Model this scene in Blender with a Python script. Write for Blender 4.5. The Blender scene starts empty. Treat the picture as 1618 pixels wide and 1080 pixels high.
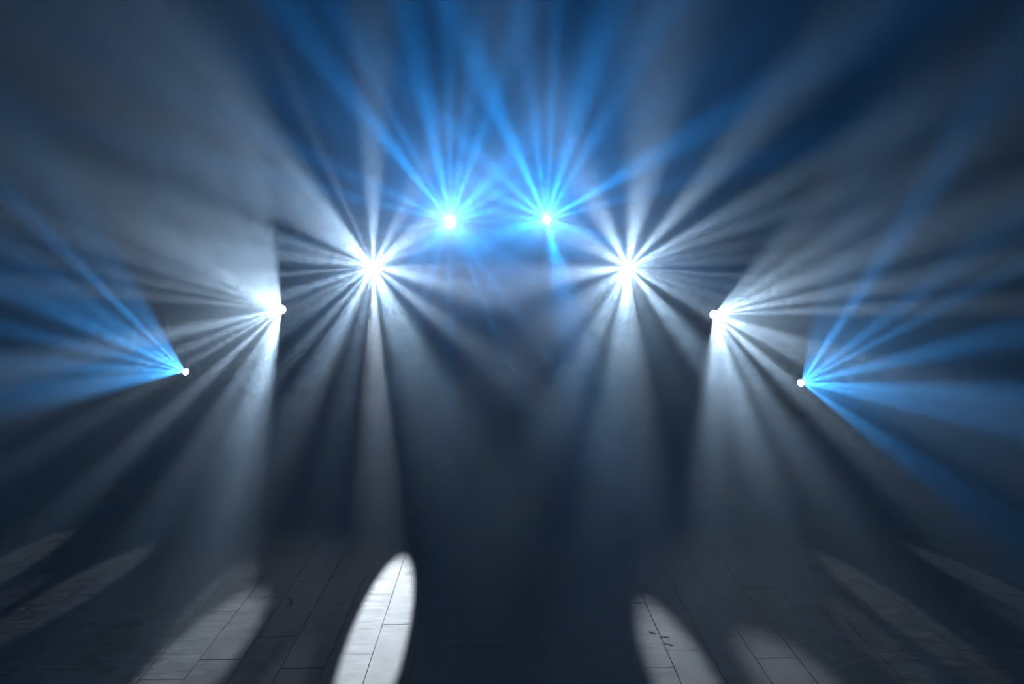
import bpy, bmesh, math, random
from mathutils import Vector, Matrix
R = math.radians
sc = bpy.context.scene
C = sc.collection

# ------------------------------------------------------------------ camera, world, exposure
W, H, F = 1618, 1080, 1079.0                     # picture frame and focal length in pixels (24 mm lens)
CAM_H = 1.65
VPX, HOR = 788.0, 430.0                          # where the plank joints meet
pitch = -math.atan((H / 2 - HOR) / F)
yaw = -math.atan((W / 2 - VPX) / F)
cd = bpy.data.cameras.new('camera')
cam = bpy.data.objects.new('camera', cd); C.objects.link(cam); sc.camera = cam
cd.sensor_width = 36.0; cd.lens = 36.0 * F / W; cd.clip_start = 0.02; cd.clip_end = 200
cam.location = (0, 0, CAM_H)
cam.rotation_euler = (math.pi / 2 + pitch, 0, yaw)
CM = Matrix.Rotation(yaw, 3, 'Z') @ Matrix.Rotation(math.pi / 2 + pitch, 3, 'X')
CP = Vector((0, 0, CAM_H))

def ray(px, py):
    return (CM @ Vector(((px - W / 2) / F, -(py - H / 2) / F, -1.0))).normalized()
def at_depth(px, py, y):
    d = ray(px, py); return CP + d * (y / d.y)
def on_floor(px, py):
    d = ray(px, py); return CP + d * (-CAM_H / d.z)

wd = bpy.data.worlds.new('dark_hall'); sc.world = wd; wd.use_nodes = True
wd.node_tree.nodes['Background'].inputs[0].default_value = (0.02, 0.03, 0.045, 1)
wd.node_tree.nodes['Background'].inputs[1].default_value = 0.0
# stage haze fills the air of the whole hall
hz = wd.node_tree.nodes.new('ShaderNodeVolumeScatter')
HG = 0.88
hz.inputs['Density'].default_value = 0.02; hz.inputs['Anisotropy'].default_value = HG
wd.node_tree.links.new(hz.outputs[0], wd.node_tree.nodes['World Output'].inputs['Volume'])
sc.view_settings.view_transform = 'Standard'; sc.view_settings.look = 'None'
sc.view_settings.gamma = 1.0; sc.view_settings.use_curve_mapping = False
sc.view_settings.exposure = 0.0
sc.cycles.use_denoising = True; sc.cycles.denoising_input_passes = 'RGB'
sc.cycles.use_adaptive_sampling = False
sc.cycles.volume_bounces = 0
sc.cycles.max_bounces = 6
sc.cycles.sample_clamp_indirect = 4.0

# ------------------------------------------------------------------ helpers
def tag(o, label=None, cat=None, group=None, kind=None):
    for k, v in (('label', label), ('category', cat), ('group', group), ('kind', kind)):
        if v: o[k] = v
    return o
def new_mat(name, col, rough=0.6, metal=0.0, spec=0.5):
    m = bpy.data.materials.new(name); m.use_nodes = True
    b = m.node_tree.nodes['Principled BSDF']
    b.inputs['Base Color'].default_value = (*col, 1); b.inputs['Roughness'].default_value = rough
    b.inputs['Metallic'].default_value = metal; b.inputs['Specular IOR Level'].default_value = spec
    return m
def link(name, me, mat=None, parent=None):
    o = bpy.data.objects.new(name, me); C.objects.link(o)
    if mat: me.materials.append(mat)
    if parent: o.parent = parent
    return o
def mesh_of(bm, name, smooth=False):
    me = bpy.data.meshes.new(name); bm.to_mesh(me); bm.free()
    if smooth:
        for p in me.polygons: p.use_smooth = True
    return me
def box(bm, c, s, bev=0.0):
    r = bmesh.ops.create_cube(bm, size=1.0)
    for v in r['verts']: v.co = Vector((v.co.x * s[0] + c[0], v.co.y * s[1] + c[1], v.co.z * s[2] + c[2]))
    if bev:
        es = list({e for v in r['verts'] for e in v.link_edges})
        bmesh.ops.bevel(bm, geom=es, offset=bev, segments=2, affect='EDGES', profile=0.5)
def lathe(bm, prof, n=32, axis='Z'):
    rings = []
    for r, z in prof:
        ring = []
        for k in range(n):
            a = 2 * math.pi * k / n
            p = Vector((r * math.cos(a), r * math.sin(a), z))
            if axis == 'Y': p = Vector((p.x, p.z, p.y))
            if axis == 'X': p = Vector((p.z, p.x, p.y))
            ring.append(bm.verts.new(p))
        rings.append(ring)
    for a, b in zip(rings, rings[1:]):
        for k in range(n):
            bm.faces.new((a[k], a[(k + 1) % n], b[(k + 1) % n], b[k]))
    for ring in (rings[0], rings[-1]):
        if (ring[0].co - ring[n // 2].co).length > 1e-5: bm.faces.new(ring)
    bmesh.ops.recalc_face_normals(bm, faces=bm.faces)
def tube(bm, p0, p1, r, n=12):
    p0, p1 = Vector(p0), Vector(p1); d = (p1 - p0).normalized()
    a = d.orthogonal().normalized(); b = d.cross(a)
    A = [bm.verts.new(p0 + r * (math.cos(t) * a + math.sin(t) * b)) for t in [2 * math.pi * k / n for k in range(n)]]
    B = [bm.verts.new(v.co + (p1 - p0)) for v in A]
    for k in range(n): bm.faces.new((A[k], A[(k + 1) % n], B[(k + 1) % n], B[k]))
    bm.faces.new(A[::-1]); bm.faces.new(B)

# ------------------------------------------------------------------ materials
def plank_material():
    m = bpy.data.materials.new('dark_vinyl_plank'); m.use_nodes = True
    nt = m.node_tree; N = nt.nodes; L = nt.links; b = N['Principled BSDF']
    g = N.new('ShaderNodeNewGeometry'); oi = N.new('ShaderNodeObjectInfo')
    # fine grain drawn out across the planks, speckle, soft mottling
    mp = N.new('ShaderNodeMapping'); mp.inputs['Scale'].default_value = (7, 48, 7); L.new(g.outputs['Position'], mp.inputs[0])
    n1 = N.new('ShaderNodeTexNoise'); n1.inputs['Scale'].default_value = 1.0; n1.inputs['Detail'].default_value = 5; L.new(mp.outputs[0], n1.inputs[0])
    n2 = N.new('ShaderNodeTexNoise'); n2.inputs['Scale'].default_value = 190; n2.inputs['Detail'].default_value = 2; L.new(g.outputs['Position'], n2.inputs[0])
    n3 = N.new('ShaderNodeTexNoise'); n3.inputs['Scale'].default_value = 13; n3.inputs['Detail'].default_value = 4; L.new(g.outputs['Position'], n3.inputs[0])
    def mr(src, lo, hi, a=0.3, c=0.7):
        r = N.new('ShaderNodeMapRange'); L.new(src, r.inputs[0])
        r.inputs[1].default_value = a; r.inputs[2].default_value = c; r.inputs[3].default_value = lo; r.inputs[4].default_value = hi
        return r.outputs[0]
    def mul(a, c):
        k = N.new('ShaderNodeMath'); k.operation = 'MULTIPLY'; L.new(a, k.inputs[0]); L.new(c, k.inputs[1]); return k.outputs[0]
    f = mul(mul(mr(n1.outputs[0], .5, 1.5), mr(n2.outputs[0], .6, 1.4)), mul(mr(n3.outputs[0], .7, 1.3), mr(oi.outputs['Random'], .9, 1.1, 0, 1)))
    vm = N.new('ShaderNodeVectorMath'); vm.operation = 'SCALE'; vm.inputs[0].default_value = FLOOR_COL
    L.new(f, vm.inputs['Scale']); L.new(vm.outputs[0], b.inputs['Base Color'])
    L.new(mr(n1.outputs[0], .6, .75), b.inputs['Roughness'])
    b.inputs['Specular IOR Level'].default_value = 0.2
    bp = N.new('ShaderNodeBump'); bp.inputs['Strength'].default_value = 0.25; bp.inputs['Distance'].default_value = 0.002
    L.new(n2.outputs[0], bp.inputs['Height']); L.new(bp.outputs[0], b.inputs['Normal'])
    return m
FLOOR_COL = (0.30, 0.305, 0.315)
M_plank = plank_material()
M_joint = new_mat('joint_black', (0.02, 0.02, 0.021), .9)
def drape_material():
    m = new_mat('black_drape', (0.004, 0.004, 0.004), 1, 0, 0)
    N = m.node_tree.nodes; L = m.node_tree.links
    n = N.new('ShaderNodeTexNoise'); n.inputs['Scale'].default_value = 40
    g = N.new('ShaderNodeNewGeometry'); L.new(g.outputs['Position'], n.inputs[0])
    r = N.new('ShaderNodeMapRange'); r.inputs[3].default_value = .002; r.inputs[4].default_value = .005; L.new(n.outputs[0], r.inputs[0])
    L.new(r.outputs[0], N['Principled BSDF'].inputs['Base Color'])
    return m
M_drape = drape_material()
M_body = new_mat('fixture_black', (0.012, 0.012, 0.013), .45)
M_steel = new_mat('stand_black', (0.014, 0.014, 0.015), .55, .3)
M_rubber = new_mat('cable_rubber', (0.015, 0.015, 0.016), .6)

# ------------------------------------------------------------------ the hall
XW, Y0, Y1, ZC = 12.0, -3.0, 14.8, 9.0
def slab(name, c, s, mat):
    bm = bmesh.new(); box(bm, c, s); o = link(name, mesh_of(bm, name), mat); o['kind'] = 'structure'; return o
floor = slab('floor', (0, (Y0 + Y1) / 2, -0.056), (2 * XW, Y1 - Y0, 0.1), M_joint)
slab('ceiling', (0, (Y0 + Y1) / 2, ZC + .05), (2 * XW, Y1 - Y0, 0.1), M_drape)
def drape_wall(name, p, q):
    p, q = Vector(p), Vector(q); u = (q - p)
    n = Vector((-u.y, u.x, 0)).normalized() * .06
    bm = bmesh.new()
    v = [bm.verts.new(c + Vector((0, 0, z))) for z in (0, ZC) for c in (p - n, q - n, q + n, p + n)]
    for f in ((3, 2, 1, 0), (4, 5, 6, 7), (0, 1, 5, 4), (1, 2, 6, 5), (2, 3, 7, 6), (3, 0, 4, 7)): bm.faces.new([v[i] for i in f])
    o = link(name, mesh_of(bm, name), M_drape); o['kind'] = 'structure'
    return o
drape_wall('wall_back', (-XW, Y1 - .06, 0), (XW, Y1 - .06, 0))
drape_wall('wall_left', (-XW + .06, Y0, 0), (-XW + .06, Y1, 0))
drape_wall('wall_right', (XW - .06, Y0, 0), (XW - .06, Y1, 0))
drape_wall('wall_front', (-XW, Y0 + .06, 0), (XW, Y0 + .06, 0))

# planks: each its own board, laid along Y in staggered rows with recessed joints
PW, PL, GAP = 0.1835, 0.56, 0.0016
rnd = random.Random(4)
def plank_mesh(w, l, name):
    bm = bmesh.new(); z0, z1, b = -0.006, 0.0, 0.001
    lo = [bm.verts.new((x * w / 2, y * l / 2, z0)) for x, y in ((-1, -1), (1, -1), (1, 1), (-1, 1))]
    mi = [bm.verts.new((x * w / 2, y * l / 2, z1 - b)) for x, y in ((-1, -1), (1, -1), (1, 1), (-1, 1))]
    hi = [bm.verts.new((x * (w / 2 - b), y * (l / 2 - b), z1)) for x, y in ((-1, -1), (1, -1), (1, 1), (-1, 1))]
    bm.faces.new(hi)
    for a, c in ((lo, mi), (mi, hi)):
        for k in range(4): bm.faces.new((a[k], a[(k + 1) % 4], c[(k + 1) % 4], c[k]))
    bm.normal_update()
    return mesh_of(bm, name)
PM = plank_mesh(PW - GAP, PL - GAP, 'plank'); PM.materials.append(M_plank)
X0 = (571 - VPX) * CAM_H / (1080 - HOR)          # a joint read from the photograph
spots = []
i0 = int((-XW - X0) // PW) + 1
for i in range(i0, int((XW - X0) // PW)):
    x = X0 + (i + .5) * PW
    off = (i * 0.37 + 0.11 * math.sin(i * 2.3)) % 1.0
    for j in range(-9, 39):
        y = (j + off) * PL
        if y - PL / 2 > Y0 + .1 and y + PL / 2 < Y1 - .2: spots.append((x, y))
def seen(x, y):
    d = CM.transposed() @ (Vector((x, y, 0)) - CP)
    if d.z > -.3: return None
    px, py = W / 2 + F * d.x / -d.z, H / 2 - F * d.y / -d.z
    return (-45 < px < W + 45 and py < H + 70), py
near = sorted((s for s in spots if seen(*s) and seen(*s)[0]), key=lambda s: s[0] ** 2 + s[1] ** 2)[:300]
nearset = set(near)
for x, y in near:
    o = link('plank', PM, None, floor); o.location = (x, y, rnd.uniform(-.0006, .0004))
rest = bmesh.new()
for x, y in spots:
    if (x, y) in nearset: continue
    w, l = (PW - GAP) / 2, (PL - GAP) / 2
    rest.faces.new([rest.verts.new((x + a * w, y + b * l, 0)) for a, b in ((-1, -1), (1, -1), (1, 1), (-1, 1))])
o = link('plank_field', mesh_of(rest, 'plank_field'), M_plank, floor); o['kind'] = 'stuff'

# dark scuffs on the planks, flush with the boards
M_scuff = new_mat('scuff', (0.09, 0.09, 0.095), .8)
SCUFFS = [([(454, 944), (462, 945), (458, 950), (463, 953), (455, 957)], .006), ([(84, 853), (98, 851), (106, 855), (92, 859), (88, 862)], .012),
    ([(28, 973), (42, 962), (58, 965), (50, 974), (34, 977)], .012), ([(1026, 997), (1036, 1000)], .01), ([(1044, 1005), (1057, 1006)], .008), ([(1050, 1016), (1063, 1019)], .008)]
for pts, wd_ in SCUFFS:
    P = [on_floor(*q) for q in pts]; bm = bmesh.new(); prev = None
    for i, c in enumerate(P):
        d = (P[min(i + 1, len(P) - 1)] - P[max(i - 1, 0)]).normalized(); n = Vector((-d.y, d.x, 0)) * wd_ * (.5 if i in (0, len(P) - 1) else 1)
        cur = [bm.verts.new((c + n + Vector((0, 0, .0009)))), bm.verts.new((c - n + Vector((0, 0, .0009))))]
        if prev: bm.faces.new((prev[0], prev[1], cur[1], cur[0]))
        prev = cur
    link('scuff_mark', mesh_of(bm, 'scuff_mark'), M_scuff, floor)

# ------------------------------------------------------------------ gobo light: one spot lamp whose slide is a set of soft beams
def phase(deg):
    return (1 + HG * HG - 2 * HG * math.cos(R(deg))) ** -1.5
class Gobo:
    def __init__(self, name, pos, aim, half, col, power):
        self.l = bpy.data.lights.new(name, 'SPOT'); l = self.l
        l.energy = power; l.color = (1, 1, 1); l.spot_size = 2 * half; l.spot_blend = 0.15; l.shadow_soft_size = 0.0
        l.use_nodes = True; self.nt = l.node_tree
        self.em = [n for n in self.nt.nodes if n.type == 'EMISSION'][0]
        self.n = self.nt.nodes.new('ShaderNodeNewGeometry').outputs['Incoming']      # direction the light leaves the lens
        self.pos = Vector(pos); self.col = col
        self.tocam = (CP - self.pos).normalized()
        r = CM @ Vector((1, 0, 0)); self.right = (r - self.tocam * r.dot(self.tocam)).normalized()
        self.up = self.right.cross(self.tocam) * -1
        if self.up.z < 0: self.up = -self.up
        self.acc = {}
        self.o = bpy.data.objects.new(name, l)
        self.o.location = self.pos; self.o.rotation_euler = Vector(aim).to_track_quat('-Z', 'Y').to_euler()
        self.floor_m = None
    def vec(self, phi, th):
        p = R(phi); return (self.tocam * math.cos(th) + (self.right * math.cos(p) + self.up * math.sin(p)) * math.sin(th)).normalized()
    def node(self, t, op=None):
        n = self.nt.nodes.new(t)
        if op: n.operation = op
        return n
    def add(self, sock, key):
        if key in self.acc:
            m = self.node('ShaderNodeMath', 'ADD'); self.nt.links.new(self.acc[key], m.inputs[0]); self.nt.links.new(sock, m.inputs[1]); sock = m.outputs[0]
        self.acc[key] = sock
    def ramp(self, sock, a, b, lo, hi):
        m = self.node('ShaderNodeMapRange'); m.interpolation_type = 'SMOOTHSTEP'
        self.nt.links.new(sock, m.inputs[0])
        m.inputs[1].default_value = a; m.inputs[2].default_value = b; m.inputs[3].default_value = lo; m.inputs[4].default_value = hi
        return m.outputs[0]
    def disc(self, d, alpha, inten, soft, key):
        v = self.node('ShaderNodeVectorMath', 'DOT_PRODUCT'); self.nt.links.new(self.n, v.inputs[0]); v.inputs[1].default_value = d
        self.add(self.ramp(v.outputs['Value'], math.cos(alpha), math.cos(alpha * (1 - soft)), 0, inten), key)
    def plane(self):
        """Direction as a point on a screen square to the lens axis."""
        if getattr(self, 'pl', None) is None:
            nt = self.nt; comp = []
            for ax in (self.right, self.up, self.tocam):
                v = self.node('ShaderNodeVectorMath', 'DOT_PRODUCT'); nt.links.new(self.n, v.inputs[0]); v.inputs[1].default_value = ax; comp.append(v.outputs['Value'])
            x = self.node('ShaderNodeCombineXYZ'); nt.links.new(comp[0], x.inputs[0]); nt.links.new(comp[1], x.inputs[1])
            m = self.node('ShaderNodeMath', 'DIVIDE'); m.inputs[0].default_value = 1.0; nt.links.new(comp[2], m.inputs[1])
            v = self.node('ShaderNodeVectorMath', 'SCALE'); nt.links.new(x.outputs[0], v.inputs[0]); nt.links.new(m.outputs[0], v.inputs['Scale'])
            self.pl = v.outputs[0]
        return self.pl
    def beam(self, phi, hw, g, th, nz_cut, soft=.8, key='main'):
        """One pencil of light leaving the lens: direction round the axis, half width as it fans out, strength, angle off the axis."""
        nt = self.nt
        reach = 3.0
        low = phi + max(-hw, min(hw, (270 - phi + 180) % 360 - 180))            # lower flank of the pencil
        while reach < th and self.vec(low, R(reach * 1.08)).z > nz_cut * .97 and self.vec(phi, R(reach * 1.25)).z > nz_cut * .97: reach += .25
        th = min(th, reach)
        at = math.asin(math.sin(R(hw)) * math.sin(R(th)))
        ar = max(at, R(min(AR_MIN, th * .22)))
        m = self.node('ShaderNodeMapping'); m.vector_type = 'TEXTURE'; nt.links.new(self.plane(), m.inputs['Vector'])
        t = math.tan(R(th)); p = R(phi)
        m.inputs['Location'].default_value = (t * math.cos(p), t * math.sin(p), 0)
        m.inputs['Rotation'].default_value = (0, 0, p)
        m.inputs['Scale'].default_value = (ar / math.cos(R(th)) ** 2, math.tan(R(th)) * math.tan(R(hw)), 1)
        ln = self.node('ShaderNodeVectorMath', 'LENGTH'); nt.links.new(m.outputs[0], ln.inputs[0])
        inten = g * phase(20) / (phase(th + 10) * ar * 1.2)
        self.add(self.ramp(ln.outputs['Value'], 1 - soft, 1, inten, 0), key)
    def blades(self, items, th0, th1, nz_cut, key='main'):
        """Radial slots round the lens axis: items (direction, half width, strength, softness); strength is the light summed along the slot."""
        nt = self.nt
        comp = []
        for ax in (self.right, self.up):
            v = self.node('ShaderNodeVectorMath', 'DOT_PRODUCT'); nt.links.new(self.n, v.inputs[0]); v.inputs[1].default_value = ax; comp.append(v.outputs['Value'])
        x = self.node('ShaderNodeCombineXYZ'); nt.links.new(comp[0], x.inputs[0]); nt.links.new(comp[1], x.inputs[1])
        nm = self.node('ShaderNodeVectorMath', 'NORMALIZE'); nt.links.new(x.outputs[0], nm.inputs[0])
        save = self.acc; self.acc = {}
        for phi, hw, g, soft in items:
            # how far the slot reaches before the lower shutter blade cuts it
            reach = 2.0
            while reach < math.degrees(th1) and self.vec(phi, R(reach)).z > nz_cut: reach += .5
            # strength is what an onlooker ten degrees off the lens sees in the haze
            t = math.degrees(th0) * .5; rng = 0.0
            while t < min(reach, math.degrees(th1) * 1.15):
                e0 = min(1.0, max(0.0, (t - math.degrees(th0) * .5) / (math.degrees(th0) * .8)))
                rng += e0 * .25 * phase(t + 10) / phase(20); t += .25
            rng = max(.7, rng)
            v = self.node('ShaderNodeVectorMath', 'DOT_PRODUCT'); nt.links.new(nm.outputs[0], v.inputs[0]); v.inputs[1].default_value = (math.cos(R(phi)), math.sin(R(phi)), 0)
            c0, c1 = (-2, -1.5) if hw >= 180 else (math.cos(R(hw)), math.cos(R(hw * (1 - soft))))
            self.add(self.ramp(v.outputs['Value'], c0, c1, 0, g / R(rng)), 's')
        tot = self.acc['s']; self.acc = save
        c = self.node('ShaderNodeVectorMath', 'DOT_PRODUCT'); nt.links.new(self.n, c.inputs[0]); c.inputs[1].default_value = self.tocam
        w = self.ramp(c.outputs['Value'], math.cos(th1 * 1.15), math.cos(th1 * .75), 0, 1)
        w0 = self.ramp(c.outputs['Value'], math.cos(th0 * .5), math.cos(th0 * 1.3), 0, 1)
        sz = self.node('ShaderNodeSeparateXYZ'); nt.links.new(self.n, sz.inputs[0])
        wf = self.ramp(sz.outputs[2], nz_cut * 1.1, nz_cut * .8, 0, 1)
        for q in (w, w0, wf):
            m = self.node('ShaderNodeMath', 'MULTIPLY'); nt.links.new(tot, m.inputs[0]); nt.links.new(q, m.inputs[1]); tot = m.outputs[0]
        self.add(tot, key)
    def pool(self, centre, ang, a, b, inten, soft=.25, key='main'):
        # an elongated spot that lands on the floor at `centre`, long axis at `ang` from +Y
        nt = self.nt
        if self.floor_m is None:
            s = self.node('ShaderNodeSeparateXYZ'); nt.links.new(self.n, s.inputs[0])
            m = self.node('ShaderNodeMath', 'DIVIDE'); m.inputs[0].default_value = -self.pos.z; nt.links.new(s.outputs[2], m.inputs[1])
            mm = self.node('ShaderNodeMath', 'MAXIMUM'); nt.links.new(m.outputs[0], mm.inputs[0]); mm.inputs[1].default_value = 0
            sc_ = self.node('ShaderNodeVectorMath', 'SCALE'); nt.links.new(self.n, sc_.inputs[0]); nt.links.new(mm.outputs[0], sc_.inputs['Scale'])
            self.floor_m = sc_.outputs[0]
        c = Vector((centre[0] - self.pos.x, centre[1] - self.pos.y))
        ca, sa = math.cos(ang), math.sin(ang)
        U = Vector((ca, -sa)) / b; V = Vector((sa, ca)) / a
        outs = []
        for Q in (U, V):
            v = self.node('ShaderNodeVectorMath', 'DOT_PRODUCT'); nt.links.new(self.floor_m, v.inputs[0]); v.inputs[1].default_value = (Q.x, Q.y, 0)
            s = self.node('ShaderNodeMath', 'SUBTRACT'); nt.links.new(v.outputs['Value'], s.inputs[0]); s.inputs[1].default_value = Q.dot(c)
            outs.append(s.outputs[0])
        x = self.node('ShaderNodeCombineXYZ'); nt.links.new(outs[0], x.inputs[0]); nt.links.new(outs[1], x.inputs[1])
        ln = self.node('ShaderNodeVectorMath', 'LENGTH'); nt.links.new(x.outputs[0], ln.inputs[0])
        self.add(self.ramp(ln.outputs['Value'], 1 - soft, 1, inten, 0), key)
    def finish(self, parent=None):
        tot = None
        for key, sock in self.acc.items():
            v = self.node('ShaderNodeVectorMath', 'SCALE'); v.inputs[0].default_value = self.col[key]; self.nt.links.new(sock, v.inputs['Scale'])
            if tot is None: tot = v.outputs[0]
            else:
                a = self.node('ShaderNodeVectorMath', 'ADD'); self.nt.links.new(tot, a.inputs[0]); self.nt.links.new(v.outputs[0], a.inputs[1]); tot = a.outputs[0]
        self.nt.links.new(tot, self.em.inputs['Color']); self.em.inputs['Strength'].default_value = 1.0
        C.objects.link(self.o)
        if parent:
            self.o.parent = parent; self.o.matrix_parent_inverse = parent.matrix_world.inverted()

WHITE = (0.54, 0.78, 1.04)
BLUE = (0.012, 0.305, 0.98)
PALE = (1.0, 0.75, 0.5)
POOLW = (0.82, 0.91, 1.0)

# name: pixel of the lens, depth (m along the hall)
LAMPS = {
    'A': (590, 421, 12.0), 'B': (992, 422, 12.0), 'C': (712, 350, 13.5), 'D': (864, 347, 13.5),
    'E': (445, 488.5, 10.5), 'F': (1128, 496.5, 10.5), 'G': (293, 587, 8.55), 'H': (1266, 604.5, 7.7),
}
BEAMS = {}
# (direction round the lens in degrees, half width, strength, angle off axis)
BEAMS['A'] = [(127, 5, .7, 19), (133, 6, .75, 22), (141, 6, .7, 18), (149, 5, .5, 21), (163, 4, .42, 22), (172.5, 5, .5, 19), (185, 2, .3, 24), (198, 4, .45, 21),
    (208, 4, .26, 25), (215, 4, .28, 20), (228, 3.5, .38, 22), (241, 6, .6, 21), (257, 5, .25, 16), (271, 4.5, .5, 15), (284, 6, .4, 19), (295, 9, .6, 20),
    (321, 6, .45, 17), (347, 8, .75, 18), (359, 4, .35, 22), (22, 5, .3, 24), (38, 10, .7, 19), (61, 7, .4, 22), (89, 6, .7, 20), (113, 2.5, .18, 24)]
BEAMS['B'] = [(187, 9, .8, 18), (221, 12, .38, 20), (245, 9, .6, 17), (266, 9, .9, 15), (291, 9, .15, 15), (277, 5, .45, 16), (310, 7, .65, 19), (332, 5, .42, 22), (341, 4, .36, 24),
    (349, 3, .3, 20), (355, 2, .28, 25), (4, 3, .22, 22), (11, 4, .25, 24), (20, 4, .45, 21), (28.5, 4.5, .62, 19), (49, 6, .7, 20), (82, 10, .75, 18), (118, 9, .65, 18), (149, 11, .45, 20)]
BEAMS['C'] = [(128, 4.5, .8, 16), (118, 3, .3, 20), (101, 5, .7, 17), (90, 3, .35, 20), (80, 4, .4, 18), (70, 5, .5, 17), (45, 8, .5, 16), (30, 5, .35, 19), (15, 6, .3, 17),
    (0, 4, .25, 20), (155, 4, .3, 19), (166, 3, .28, 21), (188, 3, .2, 20)] + [(p, 2.5, .16, 20) for p in (205, 225, 250, 268, 292, 305, 328, 345)]
BEAMS['D'] = [(115, 5, 1.0, 17), (137, 5, .5, 19), (154, 6, .4, 20), (175, 7, .35, 19), (196, 13, .5, 16), (98, 4, .4, 19), (88, 3, .4, 21), (74, 6, .6, 17), (60, 5, .35, 20), (30, 5, .7, 18),
    (15, 4, .25, 21), (340, 9, .35, 18), (284, 12, .4, 17)]
BEAMS['E'] = [(100, 8, .3, 30), (118, 12, .4, 30), (135, 10, .5, 28), (149, 9, .75, 27), (160, 4, .5, 30), (167, 3, .38, 33), (174, 3, .33, 30), (193, 4.5, .7, 28), (203, 4, .42, 31), (211, 3, .33, 29),
    (224, 3.5, .5, 24), (240, 5, .45, 22), (251, 7, .85, 24), (258, 6, .7, 22)]
BEAMS['F'] = [(48, 8, .25, 30), (34, 6, .35, 28), (22, 6, .7, 27), (10.5, 4, .65, 30), (2, 3, .5, 26), (-20, 6, .6, 26), (-28, 4, .4, 29), (-43, 5, .65, 24), (-59, 6, .42, 22), (-74, 8, .7, 20), (-89, 9, .6, 22)]
BEAMS['G'] = [(122, 6, .3, 34), (132.5, 3, .7, 32), (143, 5, .5, 30), (152, 5, .75, 31), (165, 3.5, .4, 33), (177, 4.5, .4, 30), (189, 8, .45, 32)]
BEAMS['H'] = [(72, 9, .25, 34), (58, 4.5, .75, 32), (39, 4.5, .45, 31), (30, 3, .45, 34), (14, 5, .6, 30), (-4, 5, .8, 31), (-12, 5, .6, 34), (-38, 6, .35, 30)]
# broad veil under the beams: (direction, half width, strength, angle off axis) or axis-centred (angle, strength)
VEIL = {'A': [(0, 180, .15, .01)], 'B': [(0, 180, .14, .01)], 'C': [(88, 115, .62, .8), (0, 180, .42, .01)], 'D': [(88, 115, .58, .8), (0, 180, .4, .01)],
    'E': [(178, 88, .26, .15)], 'F': [(-24, 80, .24, .3)], 'G': [(158, 43, .3, .3)], 'H': [(15, 60, .25, .4)]}
LOW = {'C': [(270, 85, .3, .9)], 'D': [(270, 85, .28, .9)]}
TH0 = {'A': 7, 'B': 7, 'C': 24, 'D': 24, 'E': 6, 'F': 6, 'G': 8, 'H': 8}
TH1 = {'A': 28, 'B': 28, 'C': 48, 'D': 48, 'E': 36, 'F': 36, 'G': 40, 'H': 40}
CUT_Y = 2.2
AR_MIN = 2.0
BGAIN = {'C': 1.7, 'D': 1.7}
TH_SCALE = {'C': 1.4, 'D': 1.4}
POWER = {'A': .8, 'B': .8, 'C': 1.0, 'D': 1.0, 'E': .7, 'F': .75, 'G': .6, 'H': .6}
P0 = 900.0
POOL_GAIN = 0.85
# pools: lamp, far tip pixel, a pixel on the long axis nearer the camera, half length, half width, strength, softness
POOLS = [
    ('A', (638, 868), (576, 1080), .98, .155, 27.0, .32),
    ('A', (420, 915), (275, 1080), .80, .21, 6.2, .42),
    ('A', (401, 872), (330, 970), .75, .17, 1.3, .4),
    ('E', (255, 850), (100, 943), .75, .17, .9, .4),
    ('E', (127, 828), (0, 900), .75, .16, .8, .35),
    ('E', (90, 900), (0, 950), .45, .09, .45, .4),
    ('A', (500, 985), (440, 1080), .6, .13, .7, .5),
    ('B', (1012, 930), (1085, 1080), .82, .17, 7.0, .55),
    ('F', (1165, 975), (1260, 1080), .55, .23, 3.6, .75),
    ('F', (1278, 862), (1459, 994), .85, .15, .8, .4),
    ('F', (1292, 925), (1430, 1060), .6, .12, .5, .45),
    ('F', (1412, 848), (1589, 937), .8, .13, .7, .35),
    ('A', (440, 815), (360, 1080), 1.5, 1.0, .8, .95),
    ('B', (1180, 815), (1270, 1080), 1.5, 1.0, .75, .95),
    ('F', (1540, 935), (1618, 985), .4, .08, .4, .45),
]

AIM = {'A': (700, 620), 'B': (880, 620), 'C': (760, 200), 'D': (820, 200)}
COLS = {k: {'main': WHITE, 'pool': POOLW} for k in 'ABEF'}
COLS.update({k: {'main': BLUE, 'pale': PALE} for k in 'CD'})
COLS.update({k: {'main': (0.05, 0.37, 1.0)} for k in 'GH'})
LPOS = {k: at_depth(*v) for k, v in LAMPS.items()}
FRONT = 0.235                                     # pivot to lens

def aim_of(k):
    """Mean direction of the lamp's own beams."""
    tocam = (CP - LPOS[k]).normalized()
    if k in 'AB': return tocam
    g = Gobo.__new__(Gobo); g.tocam = tocam
    r = CM @ Vector((1, 0, 0)); g.right = (r - tocam * r.dot(tocam)).normalized(); g.up = g.right.cross(tocam) * -1
    if g.up.z < 0: g.up = -g.up
    s = Vector()
    for phi, hw, gg, th in BEAMS[k]: s += g.vec(phi, R(th)) * gg
    return s.normalized()

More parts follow.
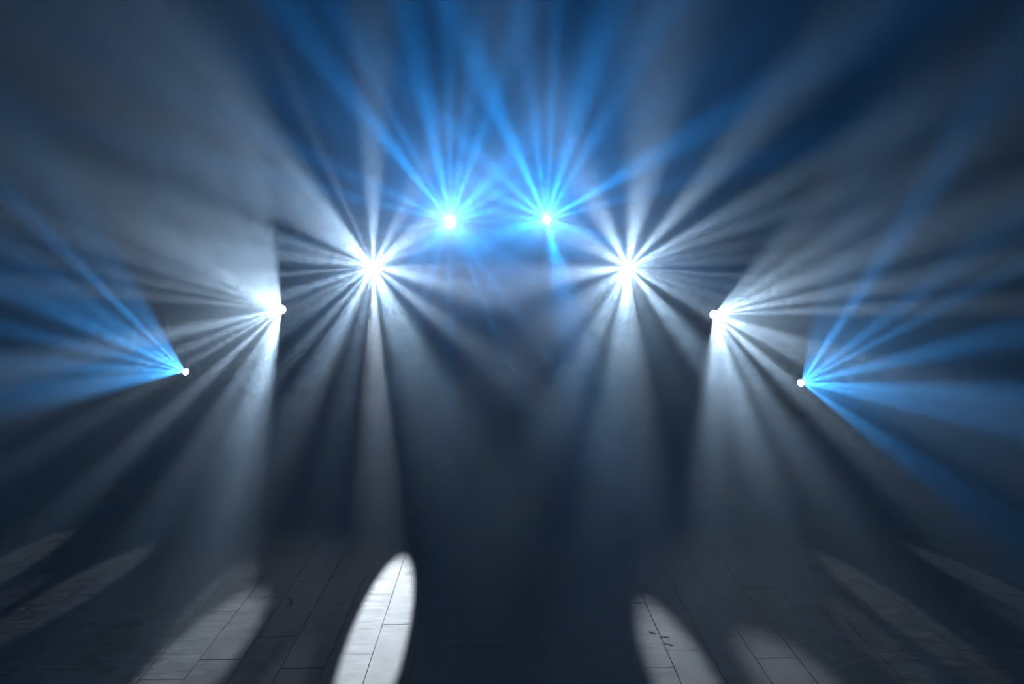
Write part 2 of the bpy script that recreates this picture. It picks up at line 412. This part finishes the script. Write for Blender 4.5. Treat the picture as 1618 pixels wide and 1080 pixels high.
# ------------------------------------------------------------------ moving head lights and stands
def m_lens(col, s):
    m = bpy.data.materials.new('lit_lens'); m.use_nodes = True; nt = m.node_tree; nt.nodes.clear()
    e = nt.nodes.new('ShaderNodeEmission'); e.inputs[0].default_value = (*col, 1); e.inputs[1].default_value = s
    o = nt.nodes.new('ShaderNodeOutputMaterial'); nt.links.new(e.outputs[0], o.inputs[0])
    m.cycles.emission_sampling = 'NONE'
    return m
LENS = {'w': m_lens((.9, .96, 1.0), 14), 'b': m_lens((.55, .8, 1.0), 10)}
PIV = 0.36                                        # pivot height over the base's underside
def head_meshes():
    d = {}
    bm = bmesh.new(); box(bm, (0, 0, .055), (.36, .27, .09), .015); d['base'] = mesh_of(bm, 'base')
    bm = bmesh.new(); box(bm, (0, 0, 0), (.075, .006, .03), .002); d['display'] = mesh_of(bm, 'display')
    bm = bmesh.new(); lathe(bm, [(.05, 0), (.05, .012), (.035, .016)], 16); d['foot'] = mesh_of(bm, 'foot')
    bm = bmesh.new(); box(bm, (0, 0, .125), (.36, .13, .045), .012); d['yoke_bridge'] = mesh_of(bm, 'yoke_bridge')
    bm = bmesh.new()
    pts = [(-.065, .11), (.065, .11), (.06, .30), (.045, .39), (0, .415), (-.045, .39), (-.06, .30)]
    A = [bm.verts.new((-.0225, y, z)) for y, z in pts]; B = [bm.verts.new((.0225, y, z)) for y, z in pts]
    bm.faces.new(A[::-1]); bm.faces.new(B)
    for k in range(len(pts)): bm.faces.new((A[k], A[(k + 1) % 7], B[(k + 1) % 7], B[k]))
    bmesh.ops.recalc_face_normals(bm, faces=bm.faces); d['yoke_arm'] = mesh_of(bm, 'yoke_arm')
    # head, lens towards -Y, pivot at the origin
    bm = bmesh.new(); lathe(bm, [(.045, .19), (.085, .18), (.115, .13), (.128, .02), (.13, -.08), (.122, -.15), (.108, -.20), (.098, -.215), (.09, -.215)], 32, 'Y'); d['head'] = mesh_of(bm, 'head', True)
    for key, r in (('', .088), ('_mid', .062), ('_small', .042)):
        bm = bmesh.new(); lathe(bm, [(r + .002, -.212), (.106, -.212), (.106, -.232), (r + .002, -.232), (r + .002, -.212)], 32, 'Y'); d['lens_ring' + key] = mesh_of(bm, 'lens_ring')
        bm = bmesh.new(); lathe(bm, [(r, -.214), (r * .97, -.219), (r * .68, -.226), (r * .34, -.229), (r * .04, -.23)], 32, 'Y'); d['lens' + key] = mesh_of(bm, 'lens', True)
    bm = bmesh.new(); box(bm, (0, 0, 0), (.15, .012, .012), .003); d['vent'] = mesh_of(bm, 'vent')
    return d
HM = head_meshes()
for k, me in HM.items():
    if not k.startswith('lens') or 'ring' in k: me.materials.append(M_body)
LABELS = {
    'A': 'white moving head light, large full star left of centre', 'B': 'white moving head light, large full star right of centre',
    'C': 'blue moving head light, topmost pair, left one with round spiky glow', 'D': 'blue moving head light, topmost pair, right one with smaller core',
    'E': 'white moving head light fanning its beams only to the left', 'F': 'white moving head light fanning its beams only to the right',
    'G': 'blue moving head light, lowest at far left, beams to the left edge', 'H': 'blue moving head light, lowest at far right, beams to the right edge'}
STAND_LABELS = {
    'A': 'black pole stand under the large white star left of centre', 'B': 'black pole stand under the large white star right of centre',
    'C': 'tall black pole stand under the left blue star', 'D': 'tall black pole stand under the right blue star',
    'E': 'short black pole stand under the white light fanning left', 'F': 'short black pole stand under the white light fanning right'}

def moving_head(k):
    lens_pos = LPOS[k]; aim = aim_of(k)
    piv = lens_pos - aim * FRONT
    base_z = piv.z - PIV
    heading = math.atan2(aim.x, -aim.y)            # turn of the yoke
    root = bpy.data.objects.new('moving_head_light', None); C.objects.link(root)
    root.empty_display_size = .2
    root.location = (piv.x, piv.y, base_z); root.rotation_euler = (0, 0, heading)
    tag(root, LABELS[k], 'stage light', 'moving head lights in an arch')
    bpy.context.view_layer.update()
    b = link('base', HM['base'], None, root)
    ds = link('display', HM['display'], None, b); ds.location = (0, -.137, .06)
    for x, y in ((-.13, -.085), (.13, -.085), (-.13, .085), (.13, .085)):
        f = link('foot', HM['foot'], None, b); f.location = (x, y, 0)
    link('yoke_bridge', HM['yoke_bridge'], None, root)
    for s in (-1, 1):
        a = link('yoke_arm', HM['yoke_arm'], None, root); a.location = (s * .158, 0, 0)
    hd = link('head', HM['head'], None, root); hd.location = (0, 0, PIV)
    hd.rotation_euler = (-math.asin(max(-1, min(1, aim.z))), 0, 0)
    sz = {'E': '_mid', 'F': '_mid', 'D': '_mid', 'G': '_small', 'H': '_small'}.get(k, '')
    link('lens_ring', HM['lens_ring' + sz], None, hd)
    lm = HM['lens' + sz].copy(); lm.materials.clear(); lm.materials.append(LENS['b' if k in 'CDGH' else 'w'])
    link('lens', lm, None, hd)
    for q in range(3):
        v = link('vent', HM['vent'], None, hd); v.location = (0, .02 + q * .035, .128 - q * .006)
    return root, aim, base_z, piv

def stand(k, x, y, top):
    root = bpy.data.objects.new('pole_stand', None); C.objects.link(root); root.location = (x, y, 0)
    tag(root, STAND_LABELS[k], 'stand', 'pole stands under the lights')
    bm = bmesh.new(); box(bm, (0, 0, .012), (.5, .5, .016), .004); link('base_plate', mesh_of(bm, 'base_plate'), M_steel, root)
    bm = bmesh.new(); tube(bm, (0, 0, .02), (0, 0, top - .012), .025, 16); link('pole', mesh_of(bm, 'pole'), M_steel, root)
    bm = bmesh.new(); lathe(bm, [(.03, .02), (.06, .02), (.045, .05), (.03, .07)], 20); link('collar', mesh_of(bm, 'collar'), M_steel, root)
    bm = bmesh.new(); box(bm, (0, 0, top - .006), (.3, .24, .012), .003); link('top_plate', mesh_of(bm, 'top_plate'), M_steel, root)
    return root

SEL = None
for k in LAMPS:
    root, aim, bz, piv = moving_head(k)
    if k in STAND_LABELS: stand(k, piv.x, piv.y, bz)
    g = Gobo('lamp_beam', LPOS[k] + aim * .004, aim, R(75), COLS[k], P0 * POWER[k])
    p = LPOS[k]
    nz = -p.z / math.hypot(p.z, p.y - CUT_Y)
    for phi, hw, gg, th in BEAMS[k]:
        g.beam(phi, hw * (1.6 if k in 'AB' else 1.45), gg * BGAIN.get(k, 1.0), th * TH_SCALE.get(k, 1.0), nz)
    g.blades(VEIL[k], R(TH0[k]), R(TH1[k]), nz)
    if k in 'CD':
        g.blades(LOW[k], R(6.5), R(14), -p.z / math.hypot(p.z, p.y - .7))
        g.blades([(0, 180, .03 if k == 'C' else .018, .01)], R(2), R(4), nz, 'pale')
    for lk, tip, ax, a, b, inten, soft in POOLS:
        if lk != k: continue
        t, q = on_floor(*tip), on_floor(*ax); d = (t - q); d.z = 0; d.normalize()
        g.pool(t - d * a, math.atan2(d.x, d.y), a, b, inten * POOL_GAIN, soft, 'pool')
    g.finish()
    tag(g.o, kind='helper')
